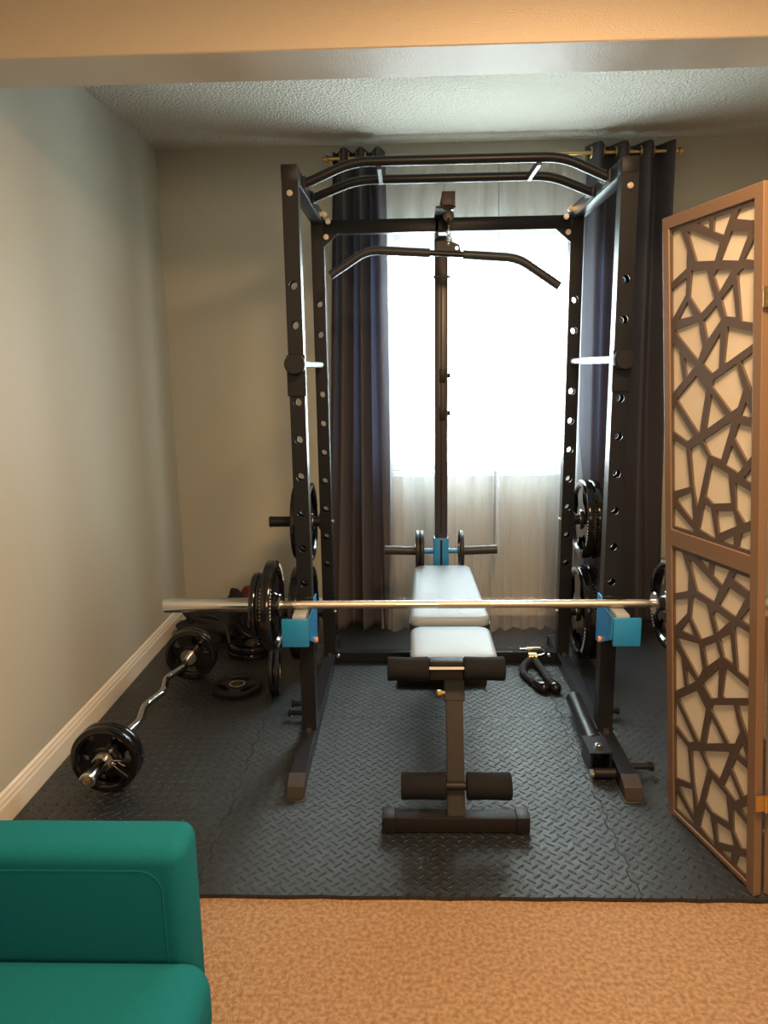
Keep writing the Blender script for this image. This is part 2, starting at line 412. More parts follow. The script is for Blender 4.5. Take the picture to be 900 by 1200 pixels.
# ------------------------------------------------------------------ power rack
LX0, LX1, RX0, RX1 = -0.396, -0.344, 0.680, 0.734
FY0, FY1, RY0, RY1 = 2.50, 2.552, 3.230, 3.282
HZ = [0.623 + 0.1268*k for k in range(9)]
HLOW = [0.623 - 0.1268*k for k in (1, 2, 3)]
rack = thing('power_rack', 'tall black steel power rack with lat tower standing on the mats', 'power rack', (0.17, 2.87, FZ))
def post(x0, x1, y0, y1, top, holes):
    bm = N(); xc = (x0 + x1)/2; k = 0.003
    for ya in (y0, y1 - k):
        prism(bm, [(x0, 0.06), (x1, 0.06), (x1, top), (x0, top)], [circ(xc, z, 0.0135, 20)[::-1] for z in holes], k, lambda u, v, w: (u, ya + w, v))
    for xa in (x0, x1 - k): box(bm, xa, xa + k, y0 + k, y1 - k, 0.06, top)
    return bm
for x0, x1 in ((LX0, LX1), (RX0, RX1)):
    xc = (x0 + x1)/2
    for y0, y1, hz in ((FY0, FY1, HZ), (RY0, RY1, HLOW[:1] + HZ)):
        u = obj('upright', post(x0, x1, y0, y1, 1.965, hz), BLACK, rack, smooth=35)
        bm = N(); box(bm, x0 - .001, x1 + .001, y0 - .001, y1 + .001, 1.958, 2.008, 0.003); obj('end_cap', bm, BLACKP, u)
        if y0 == FY0:
            bm = N(); cyl(bm, (xc, y0, 1.920), (xc, y0 - .006, 1.920), .0095, n=18); cyl(bm, (xc, y0 - .006, 1.920), (xc, y0 - .009, 1.920), .006, n=6); obj('bolt', bm, STEEL, u)
    # floor rail with sloping ends, running front to back
    bm = N(); prism(bm, [(2.20, 0.0145), (3.44, 0.0145), (3.44, 0.066), (2.20, 0.066)], [], x1 - x0, lambda u, v, w: (x0 + w, u, v)); r = obj('floor_rail', bm, BLACK, rack, bevel=0.002)
    bm = N(); prism(bm, [(2.138, 0.0135), (2.20, 0.0135), (2.20, 0.069), (2.192, 0.069), (2.150, 0.050)], [], x1 - x0 + .004, lambda u, v, w: (x0 - .002 + w, u, v)); obj('foot_cap', bm, mat('brown_black_cap', (0.026, 0.020, 0.018), 0.6), r, bevel=0.002)
    bm = N(); box(bm, x0 - .002, x1 + .002, 3.44, 3.47, 0.0135, 0.069, .004); obj('foot_cap', bm, BLACKP, r)
    bm = N(); box(bm, x0 - .008, x1 + .008, 2.12, 2.20, FZ, 0.0155, .001, 1); obj('rubber_pad', bm, RUBBER, r)
    # top side member
    bm = N(); box(bm, x0 + .002, x1 - .002, FY1, RY0, 1.958, 2.008, 0.003); obj('top_side_beam', bm, BLACK, rack)
    bm = N(); box(bm, x0 - .004, x1 + .004, FY0 - .006, FY1 + .02, 0.066, 0.072); obj('base_plate', bm, BLACK, rack)
    for y in (2.505, 3.225):
        bm = N(); cyl(bm, (xc, y - .02, 0.066), (xc, y - .02, 0.076), .010, n=6); obj('bolt', bm, STEEL, rack)
# rear cross beams
bm = N(); box(bm, LX1, RX0, 3.235, 3.275, 1.920, 1.975, .003); cb = obj('rear_cross_beam', bm, BLACK, rack)
for x, s in ((LX1, 1), (RX0, -1)):
    bm = N(); prism(bm, [(x, 1.92), (x + s*.065, 1.92), (x, 1.865)], [], 0.006, lambda u, v, w: (u, 3.225 + w, v)); g = obj('gusset', bm, BLACK, cb, smooth=0)
    for dz, dx in ((1.905, .012), (1.995, .006), (1.965, .022)):
        bm = N(); lathe(bm, (x + s*dx, 3.225, dz), (0, -1, 0), [(0, 0), (0, .011), (.008, .011), (.008, .006), (.014, .006), (.014, 0)], 12); obj('bolt', bm, STEEL, cb)
bm = N(); box(bm, LX1, RX0, 3.245, 3.295, 0.014, 0.066, .003); obj('floor_cross_beam', bm, BLACK, rack)
for x in (LX1 + .012, RX0 - .035):
    bm = N(); lathe(bm, (x, 3.245, 0.05), (0, -1, 0), [(0, 0), (0, .010), (.007, .010), (.012, .006), (.012, 0)], 12); obj('bolt', bm, STEEL, rack)
# pull-up bars
for y, xa, xb, zb in ((2.67, -0.180, 0.528, 2.053), (2.89, -0.180, 0.530, 2.046)):
    t1 = N(); tube(t1, [(LX1 - .002, y, 1.985), (xa, y, zb), (xb, y, zb), (RX0 + .002, y, 1.985)], 0.0165, 16, bend=0.06)
    o = obj('pull_up_bar', t1, BLACK, rack, smooth=60)
    for x, s in ((LX1, 1), (RX0, -1)):
        bm = N(); box(bm, min(x, x + s*.006), max(x, x + s*.006), y - .035, y + .05, 1.962, 2.004); obj('flange', bm, BLACK, o)
        bm = N(); lathe(bm, (x + s*.006, y + .035, 1.985), (s, 0, 0), [(0, 0), (0, .011), (.008, .011), (.008, .007), (.018, .007), (.018, 0)], 12); obj('bolt', bm, STEEL, o)
for x in (-0.09, 0.45):
    bm = N(); box(bm, x - .008, x + .008, 2.67, 2.89, 2.028, 2.052, .002, 1); obj('spacer_bar', bm, BLACK, rack)
# weight storage horns on the rear posts
for z in (0.690, 0.262):
    for x, s in ((LX0, -1), (RX1, 1)):
        bm = N(); cyl(bm, (x, 3.256, z), (x + s*(.225 if s < 0 else .17), 3.256, z), 0.0235, n=24); h = obj('weight_horn', bm, GRIPGREY if 0 else BLACKP, rack)
        bm = N(); cyl(bm, (x, 3.256, z), (x + s*.006, 3.256, z), 0.036, n=24); obj('flange', bm, BLACK, h)
        bm = N(); cyl(bm, (x + s*(.222 if s < 0 else .168), 3.256, z), (x + s*(.232 if s < 0 else .178), 3.256, z), 0.0245, n=24); obj('end_cap', bm, BLACKP, h)
for x in (LX1, RX0):
    s = 1 if x == LX1 else -1
    bm = N(); lathe(bm, (x, 3.256, .690), (s, 0, 0), [(0, 0), (0, .008), (.008, .008), (.008, 0)], 12); obj('bolt', bm, STEEL, rack)
    bm = N(); lathe(bm, (x, 3.256, .262), (s, 0, 0), [(0, 0), (0, .008), (.008, .008), (.008, 0)], 12); obj('bolt', bm, STEEL, rack)
# band pegs on the floor rails
for x, s, ys in ((LX0, -1, (2.68, 2.76)), (RX1, 1, (2.29, 2.70))):
    for y in ys:
        bm = N(); cyl(bm, (x, y, .042), (x + s*.075, y, .042), .010, n=14); cyl(bm, (x + s*.070, y, .042), (x + s*.080, y, .042), .015, n=16); obj('band_peg', bm, BLACK, rack)
# lat tower: guide pole, overhead arm, pulley, blue weight carriage
PX, PY = 0.150, 3.33
bm = N(); box(bm, PX - .0285, PX + .0285, PY - .028, PY + .028, .066, 1.915, .003); gp = obj('guide_pole', bm, mat('dark_grey_pole', (0.035, 0.032, 0.040), 0.32, spec=.35), rack)
bm = N(); box(bm, PX - .036, PX + .040, PY - .032, PY + .032, 1.742, 1.752, .002, 1); obj('pole_collar', bm, BLACK, gp)
bm = N(); box(bm, PX - .0035, PX + .0035, PY - .0295, PY - .028, .62, 1.72); obj('pole_groove', bm, BLACKP, gp)
for z in (1.330, 1.165):
    bm = N(); box(bm, PX - .008, PX + .020, PY - .036, PY - .028, z - .03, z + .03, .003); lathe(bm, (PX + .028, PY - .015, z), (1, 0, 0), [(0, 0), (0, .011), (.012, .011), (.014, .006), (.014, 0)], 12); obj('latch', bm, BLACKP, gp)
bm = N(); box(bm, 0.141, 0.191, 3.05, 3.42, 1.984, 2.034, .003); arm = obj('overhead_arm', bm, BLACK, rack)
bm = N(); box(bm, 0.140, 0.192, 3.040, 3.05, 1.983, 2.035, .003); obj('end_cap', bm, mat('brown_cap', (0.10, 0.055, 0.045), 0.45), arm)
bm = N(); box(bm, 0.118, 0.194, 3.055, 3.30, 1.976, 1.984, .001, 1); box(bm, 0.122, 0.136, 3.235, 3.36, 1.90, 1.976, .001, 1); obj('arm_bracket', bm, BLACK, arm)
bm = N(); lathe(bm, (0.167, 3.058, 1.946), (0, 1, 0), [(0, 0), (0, .020), (.003, .022), (.006, .018), (.012, .018), (.015, .022), (.018, .020), (.018, 0)], 24); p = obj('pulley', bm, BLACKP, rack)
bm = N(); box(bm, 0.159, 0.175, 3.0535, 3.057, 1.938, 1.978); box(bm, 0.159, 0.175, 3.077, 3.081, 1.938, 1.978); box(bm, 0.146, 0.188, 3.052, 3.082, 1.970, 1.978, .001, 1); obj('pulley_bracket', bm, BLACK, p)
bm = N(); tube(bm, [(0.166, 3.058, 1.944), (0.167, 3.05, 1.915), (0.167, 3.046, 1.905)], 0.004, 8); obj('cable', bm, BLACKP, p)
bm = N(); box(bm, PX - .034, PX + .034, PY - .036, PY + .036, .405, .598, .004); cr = obj('weight_carriage', bm, BLUE, rack)
bm = N(); box(bm, PX - .005, PX + .005, PY - .0375, PY - .036, .41, .59); obj('seam', bm, BLACKP, cr)
for s in (-1, 1):
    xo = PX + s*.034; z = .530
    bm = N(); cyl(bm, (xo, PY, z), (xo + s*.045, PY, z - .001), .012, n=18); a = obj('stub', bm, BLUE, cr)
    bm = N(); cyl(bm, (xo + s*.045, PY, z), (xo + s*.225, PY, z + .006), .0205, n=24); cyl(bm, (xo + s*.045, PY, z), (xo + s*.050, PY, z), .028, n=20); h = obj('horn', bm, GRIPGREY, cr)
# landmine swivel bolted inside the right floor rail
bm = N(); cyl(bm, (0.650, 2.745, .070), (0.640, 2.40, .066), .031, n=28); lm = obj('landmine_sleeve', bm, BLACK, rack)
bm = N(); cyl(bm, (0.6503, 2.755, .0702), (0.650, 2.745, .070), .012, n=16); obj('end_bolt', bm, STEEL, lm)
bm = N(); box(bm, 0.600, 0.678, 2.285, 2.405, .088, .094, .001, 1); box(bm, 0.602, 0.610, 2.285, 2.40, .020, .088); box(bm, 0.668, 0.676, 2.285, 2.40, .020, .088); box(bm, 0.610, 0.668, 2.385, 2.395, .02, .088); obj('landmine_bracket', bm, BLACK, lm)
bm = N(); cyl(bm, (0.640, 2.325, .094), (0.640, 2.325, .102), .014, n=6); cyl(bm, (0.640, 2.325, .102), (0.640, 2.325, .108), .008, n=12); obj('bolt', bm, CHROME, lm)
bm = N(); cyl(bm, (0.612, 2.262, .034), (0.690, 2.262, .034), .016, n=18); obj('roller', bm, BLACKP, lm)
for x in (0.598, 0.690):
    bm = N(); cyl(bm, (x, 2.262, .034), (x + .012, 2.262, .034), .013, n=8); obj('nut', bm, STEEL, lm)
bm = N(); box(bm, 0.7005, 0.716, FY0 - .0012, FY0, 0.400, 0.418); obj('warning_label', bm, ORANGE, rack)

# pipe safeties running from the front posts to the rear posts
for x, w in ((-0.370, 'left'), (0.707, 'right')):
    t = thing('safety_bar', 'pale round safety pipe with black end knob through the %s rack posts' % w, 'safety bar', (x, 2.5, HZ[6]))
    bm = N(); cyl(bm, (x, 2.50, HZ[6]), (x, 3.31, HZ[6]), 0.0122, n=20); obj('pipe', bm, RODGREY, t)
    bm = N(); lathe(bm, (x, 2.498, HZ[6]), (0, -1, 0), [(0, 0), (0, .030), (.004, .034), (.040, .034), (.045, .030), (.045, 0)], 32); obj('end_knob', bm, BLACKP, t)
    bm = N(); box(bm, x - .031, x + .031, 2.492, 2.4985, HZ[6] - .105, HZ[6] + .03, .002, 1); obj('backing_sleeve', bm, BLACK, t)

# blue bar catches
for xc, s, w in ((-0.370, -1, 'left'), (0.707, 1, 'right')):
    t = thing('j_hook', 'blue steel bar catch on the %s front post holding the long barbell' % w, 'bar catch', (xc, 2.5, 0.5))
    xi = xc - s*.033
    bm = N(); box(bm, xc - .022, xc + .022, 2.345, 2.498, .492, .5555, .003); obj('arm', bm, mat('grey_catch_top', (0.30, 0.33, 0.34), 0.35), t)
    lx = xc + s*.012
    bm = N(); box(bm, lx - .046, lx + .046, 2.333, 2.345, .450, .548, .004); obj('lip_plate', bm, BLUE, t)
    bm = N(); prism(bm, [(2.345, .548), (2.345, .470), (2.50, .400), (2.535, .400), (2.535, .575), (2.49, .575), (2.47, .553)], [], .005, lambda u, v, q: (xi - s*q, u, v)); obj('side_plate', bm, BLUE, t)
    bm = N(); box(bm, xc - .030, xc + .030, 2.4925, 2.4985, .40, .575, .002, 1); obj('back_plate', bm, BLUE if 0 else BLACK, t)
    bm = N(); cyl(bm, (xi - s*.005, 2.47, .425), (xi - s*.013, 2.47, .425), .010, n=12); obj('pin', bm, ORANGE, t)

# lat bar hanging on the cable clip
t = thing('lat_pulldown_bar', 'long black lat pulldown bar with bent ends hanging under the cross beam', 'lat bar', (0.167, 3.03, 1.81))
bm = N(); tube(bm, [(-0.300, 3.03, 1.729), (-0.152, 3.03, 1.822), (0.164, 3.03, 1.801), (0.436, 3.03, 1.781), (0.600, 3.03, 1.672)], .0115, 16, bend=.05); obj('bar', bm, STEEL if 0 else BLACK, t)
GRIP = mat('grey_black_grip', (0.030, 0.034, 0.044), 0.4, spec=0.3)
bm = N(); tube(bm, [(-0.300, 3.03, 1.729), (-0.152, 3.03, 1.822), (0.093, 3.03, 1.8055)], .0172, 18, bend=.05); obj('grip', bm, GRIP, t, smooth=60)
bm = N(); tube(bm, [(0.222, 3.03, 1.797), (0.436, 3.03, 1.781), (0.600, 3.03, 1.672)], .0172, 18, bend=.05); obj('grip', bm, GRIP, t, smooth=60)
bm = N(); prism(bm, [(0.118, 1.815), (0.118, 1.848), (0.158, 1.850), (0.180, 1.846), (0.207, 1.834), (0.214, 1.808)], [circ(0.166, 1.838, .005, 10)[::-1], circ(0.198, 1.822, .0075, 12)[::-1]], .006, lambda u, v, w: (u, 3.027 + w, v)); obj('hanger_plate', bm, BLACKP, t)
bm = N()
for k in range(4):
    z = 1.898 - k*.017; P = []
    for i in range(13):
        a = 2*PI*i/12; P.append((0.167 + (.006*math.cos(a) if k % 2 else 0), 3.043 - .010*k/3*1.2 + (0 if k % 2 else .006*math.cos(a)), z + .011*math.sin(a)))
    tube(bm, P, .0022, 6)
obj('chain', bm, CHROME, t)
bm = N(); P = [(0.167 + .010*math.cos(a), 3.03, 1.842 + .011 + .015*math.sin(a)) for a in [2*PI*i/16 for i in range(17)]]; tube(bm, P, .0025, 8); obj('snap_link', bm, CHROME, t)

# ------------------------------------------------------------------ weight plates
def plate(R, t, m, name='weight_plate', letters=False, insert=True):
    """tri-grip plate centred on the origin, axis along X"""
    e = bpy.data.objects.new(name, None); C.objects.link(e); e.empty_display_size = 0.05
    bm = N(); r0, r1 = 0.36*R, 0.78*R; holes = []
    for k in range(3):
        a0 = 2*PI*k/3; half = math.radians(40); L = []
        for i in range(11): a = a0 - half + 2*half*i/10; L.append((r1*math.cos(a), r1*math.sin(a)))
        for i in range(11): a = a0 + half*.72 - 2*half*.72*i/10; rr = r0*1.28; L.append((rr*math.cos(a), rr*math.sin(a)))
        holes.append(L[::-1])
    holes.append(circ(0, 0, .0262, 24)[::-1])
    prism(bm, circ(0, 0, .90*R, 48), holes, t*.5, lambda u, v, w: (w - t*.25, u, v))
    h = t/2; b = min(.006, h*.5)
    lathe(bm, (0, 0, 0), (1, 0, 0), [(-h, .84*R), (-h, R - b), (-h + b*.35, R - b*.3), (-h + b, R), (h - b, R), (h - b*.35, R - b*.3), (h, R - b), (h, .84*R), (h*.55, .80*R), (-h*.55, .80*R), (-h, .84*R)], 56)
    lathe(bm, (0, 0, 0), (1, 0, 0), [(-h, .0262), (-h, .040 if R > .1 else .034), (-h*.6, .045 if R > .1 else .038), (h*.6, .045 if R > .1 else .038), (h, .040 if R > .1 else .034), (h, .0262), (-h, .0262)], 32)
    obj('disc', bm, m, e, smooth=35)
    if insert:
        bm = N(); lathe(bm, (0, 0, 0), (1, 0, 0), [(-h - .001, .0255), (-h - .001, .031), (h + .001, .031), (h + .001, .0255), (-h - .001, .0255)], 28); obj('hub_ring', bm, STEEL, e)
    if letters:
        for a0, s in [(q, w) for q in (0, 2*PI/3, 4*PI/3) for w in (-1, 1)]:
            bm = N()
            for i in range(9):
                a = a0 + PI/3 - .34 + i*.085; rr = .92*R
                if 1:
                    q = bmesh.ops.create_cube(bm, size=1)['verts']
                    M = Matrix.Rotation(a, 4, 'X') @ Matrix.Translation((s*(h + .0004), rr, 0)) @ Matrix.Diagonal((.0012, .05*R + .003, .022*R + .001, 1))
                    for v in q: v.co = M @ v.co
            obj('raised_lettering', bm, SILVERL, e, smooth=0)
    return e
def put(o, lab, loc, rot=(0, 0, 0), group=None):
    o.location = loc; o.rotation_euler = rot; o['label'] = lab; o['category'] = 'weight plate'
    if group: o['group'] = group
    return o
P45 = plate(.215, .042, GLOSS, letters=True)
P35 = plate(.176, .036, GLOSS, letters=True)
P25 = plate(.155, .034, GLOSS, letters=True)
P10 = plate(.113, .022, GLOSS, letters=False)
P5 = plate(.095, .018, MATTE, letters=False)
hy = 3.256
g = 'plates on the rack storage horns'
put(P45, 'large glossy black plate on the lower right storage horn of the rack', (.782, hy, .258), (0.4, 0, 0), g)
put(copy_tree(P45), 'second large black plate outermost on the lower right storage horn', (.826, hy, .258), (1.5, 0, 0), g)
put(copy_tree(P35), 'second medium black plate outermost on the upper right storage horn', (.822, hy, .690), (1.5, 0, 0), g)
put(copy_tree(P45), 'large glossy black plate on the lower left storage horn of the rack', (-.462, hy, .258), (1.1, 0, 0), g)
put(copy_tree(P45), 'second large black plate outermost on the lower left storage horn', (-.510, hy, .258), (1.9, 0, 0), g)
put(P35, 'medium glossy black plate on the upper right storage horn of the rack', (.782, hy, .690), (0.2, 0, 0), g)
put(copy_tree(P35), 'medium glossy black plate innermost on the upper left storage horn', (-.447, hy, .690), (0.9, 0, 0), g)
put(plate(.170, .040, GLOSS), 'smaller black plate outermost on the upper left storage horn', (-.492, hy, .690), (0.3, 0, 0), g)
BY, BZ = 2.42, 0.571
g = 'plates on the long barbell'
put(P25, 'chrome-glinting black plate innermost on the left barbell sleeve', (-.470, BY, BZ), (PI/2 + .2, 0, 0), g)
put(copy_tree(P25), 'black plate on the right barbell sleeve peeking past the folding screen', (.882, BY, BZ), (0.5, 0, 0), g)
put(P10, 'small black plate in the middle of the three on the left barbell sleeve', (-.4985, BY, BZ), (.2, 0, 0), g)
put(copy_tree(P10), 'small black plate outermost of the three on the left barbell sleeve', (-.5215, BY, BZ), (.9, 0, 0), g)
g = 'plates on the blue carriage'
put(P5, 'small black plate innermost left of the blue lat carriage', (.062, PY, .531), (.3, 0, 0), g)
put(copy_tree(P5), 'small black plate outermost left of the blue lat carriage', (.042, PY, .532), (1.2, 0, 0), g)
put(copy_tree(P5), 'small black plate right of the blue lat carriage', (.243, PY, .531), (.7, 0, 0), g)

# ------------------------------------------------------------------ long barbell on the catches
t = thing('barbell', 'long chrome olympic barbell resting on the blue bar catches', 'barbell', (.19, BY, BZ))
bm = N(); cyl(bm, (-.448, BY, BZ), (.835, BY, BZ), .0132, n=24); obj('shaft', bm, STEEL, t)
for a, b in ((-.400, -.045), (.100, .277), (.440, .800)):
    bm = N(); cyl(bm, (a, BY, BZ), (b, BY, BZ), .0140, n=24); obj('knurled_grip', bm, KNURL, t)
for x, s in ((-.448, -1), (.835, 1)):
    bm = N(); lathe(bm, (x, BY, BZ), (s, 0, 0), [(-.008, .0132), (-.008, .036), (-.004, .039), (.002, .039), (.004, .036), (.004, .025), (.396, .025), (.400, .023), (.401, .012), (.399, .011), (.399, 0)], 32); obj('sleeve', bm, CHROME, t, smooth=30)

# ------------------------------------------------------------------ curl bar on the floor
def axis_y(o, lab, loc, rz, spin, group): return put(o, lab, loc, (spin, 0, PI/2 + rz), group)
EA = Vector((-1.000, 2.04, .1275)); EB = Vector((-.968, 3.24, .1275)); ED = (EB - EA).normalized(); rz = math.atan2(ED.y, ED.x) - PI/2
ez = thing('curl_bar', 'chrome zigzag curl bar lying on the mat beside the left baseboard', 'curl bar', (-.99, 2.64, FZ))
def ep(y, off=0, up=0): 
    q = EA + ED*((y - EA.y)/ED.y); return (q.x + off, q.y, q.z + up)
bm = N(); tube(bm, [ep(2.19), ep(2.36, .000), ep(2.44, .012), ep(2.585, -.025, -.01), ep(2.69, .012), ep(2.84, -.030, -.01), ep(2.925, .012), ep(3.0), ep(3.10)], .0135, 16, bend=.03); obj('shaft', bm, CHROME, ez, smooth=60)
for q, s, L in ((ep(2.235), -1, .19), (ep(3.045), 1, .19)):
    bm = N(); lathe(bm, q, ED*s, [(-.010, .012), (-.010, .035), (.0, .035), (.002, .025), (L - .004, .025), (L, .022), (L + .001, .012), (L - .001, .011), (L - .001, 0)], 28); obj('sleeve', bm, CHROME, ez, smooth=30)
bm = N(); lathe(bm, ep(2.045), -ED, [(0, 0), (0, .009), (.002, .009), (.003, 0)], 16); obj('end_bolt', bm, BRASS, ez)
g = 'plates on the curl bar'
ZE = .1275
PE = plate(.114, .028, GLOSS)
axis_y(PE, 'black plate nearest the viewer on the curl bar', ep(2.180), rz, .5, g)
axis_y(copy_tree(PE), 'second black plate, close behind the nearest one on the curl bar', ep(2.211), rz, 1.4, g)
axis_y(copy_tree(PE), 'black plate facing the viewer at the far end of the curl bar', ep(3.065), rz, .2, g)
axis_y(copy_tree(PE), 'black plate outermost at the far end of the curl bar', ep(3.096), rz, 1.0, g)
cl = thing('spring_clip', 'small chrome spring clip on the near end of the curl bar', 'spring clip', ep(2.157))
bm = N()
P = []
U_, V_ = frame_of(ED); c0 = Vector(ep(2.162))
for i in range(49):
    a = 2*PI*i/16; P.append(c0 - ED*(.0032*i/8) + U_*.0275*math.cos(a) + V_*.0275*math.sin(a))
tube(bm, P, .0023, 7); obj('coil', bm, CHROME, cl, smooth=60)
for k, (dx, dz) in enumerate(((.055, -.040), (.065, .005))):
    bm = N(); b0 = c0 + Vector((.026, 0, -.008 + .012*k)); tube(bm, [b0, b0 + Vector((dx*.6, -.006, dz*.6))], .0026, 8); 
    h = obj('handle', bm, CHROME, cl)
    bm = N(); tube(bm, [b0 + Vector((dx*.6, -.006, dz*.6)), b0 + Vector((dx, -.010, dz))], .0050, 10); obj('tip', bm, BLACKP, h)

# ------------------------------------------------------------------ bench
bn = thing('weight_bench', 'adjustable bench with grey pads tinted by window sheen and black foam rollers inside the rack', 'weight bench', (.145, 2.6, FZ))
def pad(x0, x1, y0, y1, ztop, t, taper=0.0, slope=0.0):
    O = rrect(x0, x1, y0, y1, .035, 6); yc = (y0 + y1)/2; xc = (x0 + x1)/2; bm = N()
    def f(u, v, w):
        k = (v - y0)/(y1 - y0); u = xc + (u - xc)*(1 - taper*max(0, k - .35)/.65*1.0)
        return (u, v, ztop - t + w + slope*(v - y0))
    prism(bm, O, [], t, f); return bm
def soft(bm, b):
    es = [e for e in bm.edges if len(e.link_faces) == 2 and e.calc_face_angle(0) > 1.0]
    bmesh.ops.bevel(bm, geom=es, offset=b, segments=4, affect='EDGES', profile=0.55); return bm
def cushion(name, x0, x1, y0, y1, ztop, t, taper, slope, crown):
    """padded slab: rounded outline rings that swell to a crowned top"""
    n = 0; bm = N(); xc, yc = (x0 + x1)/2, (y0 + y1)/2; L = rrect(x0, x1, y0, y1, .040, 7)
    def P(p, s, z):
        u = xc + (p[0] - xc)*s; v = yc + (p[1] - yc)*(1 - (1 - s)*(x1 - x0)/(y1 - y0))
        k = (v - y0)/(y1 - y0); u = xc + (u - xc)*(1 - taper*max(0, k - .3)/.7)
        return (u, v, z + slope*(v - y0))
    rings_ = [(0.94, ztop - t), (1.0, ztop - t + .008), (1.0, ztop - .016), (.985, ztop - .007), (.95, ztop - .001), (.88, ztop + crown*.3), (.65, ztop + crown*.75), (.35, ztop + crown), (.12, ztop + crown)]
    V = [[bm.verts.new(P(p, s, z)) for p in L] for s, z in rings_]
    for a, b in zip(V, V[1:]):
        for i in range(len(L)):
            j = (i + 1) % len(L); bm.faces.new((a[i], a[j], b[j], b[i]))
    bm.faces.new(V[0][::-1]); bm.faces.new(V[-1])
    return bm
o = obj('seat_pad', cushion('seat', .004, .290, 2.255, 2.545, .440, .042, 0, .03, .006), SEAT, bn, smooth=60)
bm = N(); prism(bm, rrect(.003, .291, 2.254, 2.546, .040, 7), [], .016, lambda u, v, w: (u, v, .394 + w + .03*(v - 2.25))); obj('pad_border', bm, VINYLB, o)
bm = N(); prism(bm, rrect(.006, .288, 2.257, 2.540, .038, 7), [], .004, lambda u, v, w: (u, v, .390 + w + .03*(v - 2.25))); obj('red_base', bm, RED, o)
o = obj('back_pad', cushion('back', .003, .300, 2.600, 3.250, .456, .044, .16, .045, .006), SEAT, bn, smooth=60)
bm = N(); prism(bm, rrect(.001, .302, 2.598, 3.250, .042, 7), [], .020, lambda u, v, w: (.1515 + (u - .1515)*(1 - .16*max(0, (v - 2.6)/.65 - .3)/.7), v, .406 + w + .045*(v - 2.6))); obj('pad_border', bm, VINYLB, o)
bm = N(); prism(bm, rrect(.004, .299, 2.601, 3.240, .038, 7), [], .004, lambda u, v, w: (.1515 + (u - .1515)*(1 - .16*max(0, (v - 2.6)/.65 - .3)/.7), v, .402 + w + .045*(v - 2.6))); obj('red_base', bm, RED, o)
BROWN = mat('dark_brown_frame', (0.014, 0.012, 0.012), 0.5, spec=0.22)
bm = N(); box(bm, -.081, .347, 1.962, 2.012, FZ + .004, .062, .002); ff = obj('front_foot', bm, BROWN, bn)
for x0, x1 in ((-.085, -.045), (.311, .351)):
    bm = N(); box(bm, x0, x1, 1.958, 2.016, FZ, .066, .004); obj('foot_cap', bm, BLACKP, ff)
def slant(bm, p0, p1, w, d):
    """box section from p0 to p1 in the YZ plane, w wide in X"""
    p0 = Vector(p0); p1 = Vector(p1); a = (p1 - p0).normalized(); n = Vector((0, -a.z, a.y))
    V = []
    for p in (p0, p1):
        for sx, sn in ((-1, -1), (1, -1), (1, 1), (-1, 1)): V.append(bm.verts.new(p + Vector((sx*w/2, 0, 0)) + n*(sn*d/2)))
    for q in ((0, 1, 2, 3), (7, 6, 5, 4), (0, 4, 5, 1), (1, 5, 6, 2), (2, 6, 7, 3), (3, 7, 4, 0)): bm.faces.new([V[i] for i in q])
    bmesh.ops.bevel(bm, geom=[e for e in bm.edges if e.verts[0] in V and e.verts[1] in V], offset=.003, segments=2, affect='EDGES')
    return bm
bm = N(); slant(bm, (.135, 1.99, .05), (.140, 2.195, .385), .052, .05); fp = obj('front_post', bm, BROWN, bn)
bm = N(); slant(bm, (.140, 2.166, .335), (.140, 2.200, .398), .062, .06); obj('post_collar', bm, BLACKP, fp)
bm = N(); lathe(bm, (.108, 2.150, .372), (-1, -.3, 0), [(0, 0), (0, .006), (.012, .006), (.012, .011), (.024, .012), (.027, .008), (.027, 0)], 16); obj('adjuster_knob', bm, BRASS, fp)
for y, z, a, b, r, gx in ((2.140, .456, -.068, .292, .037, (.060, .166)), (1.998, .146, -.028, .298, .040, (.106, .166))):
    bm = N(); cyl(bm, (a + .004, y, z), (b - .004, y, z), .0125, n=20); tb = obj('roller_tube', bm, BROWN, bn)
    for u0, u1 in ((a, gx[0]), (gx[1], b)):
        bm = N(); lathe(bm, (u0, y, z), (1, 0, 0), [(0, .012), (0, r - .004), (.004, r), ((u1 - u0)*.5, r - .002), (u1 - u0 - .004, r), (u1 - u0, r - .004), (u1 - u0, .012)], 36); obj('foam_roller', bm, FOAM, tb, smooth=50)
bm = N(); box(bm, .060, .166, 2.112, 2.118, .465, .471); obj('highlight_strip', bm, WHITEP, bn)  # pale strip stands in for a highlight on the tube plate
bm = N(); box(bm, .060, .166, 2.118, 2.165, .425, .488, .008, 2); obj('roller_bracket', bm, BROWN, bn)
bm = N(); box(bm, .115, .165, 2.17, 3.02, .335, .385, .003); obj('main_beam', bm, BROWN, bn)
for x in (.07, .20):
    bm = N(); box(bm, x, x + .012, 2.28, 2.54, .385, .392); obj('seat_bracket', bm, BLACK, bn)
    bm = N(); prism(bm, [(2.62, .402), (3.15, .424), (3.15, .404), (2.62, .380)], [], .02, lambda u, v, w: (x + w, u, v)); obj('back_bracket', bm, BLACK, bn)
bm = N(); slant(bm, (.140, 2.80, .35), (.140, 3.02, .05), .05, .045); obj('rear_post', bm, BROWN, bn)
bm = N(); box(bm, -.05, .33, 3.00, 3.05, FZ + .004, .062, .002); rf = obj('rear_foot', bm, BROWN, bn)
for x0, x1 in ((-.054, -.02), (.30, .334)):
    bm = N(); box(bm, x0, x1, 2.996, 3.054, FZ, .066, .004); obj('foot_cap', bm, BLACKP, rf)

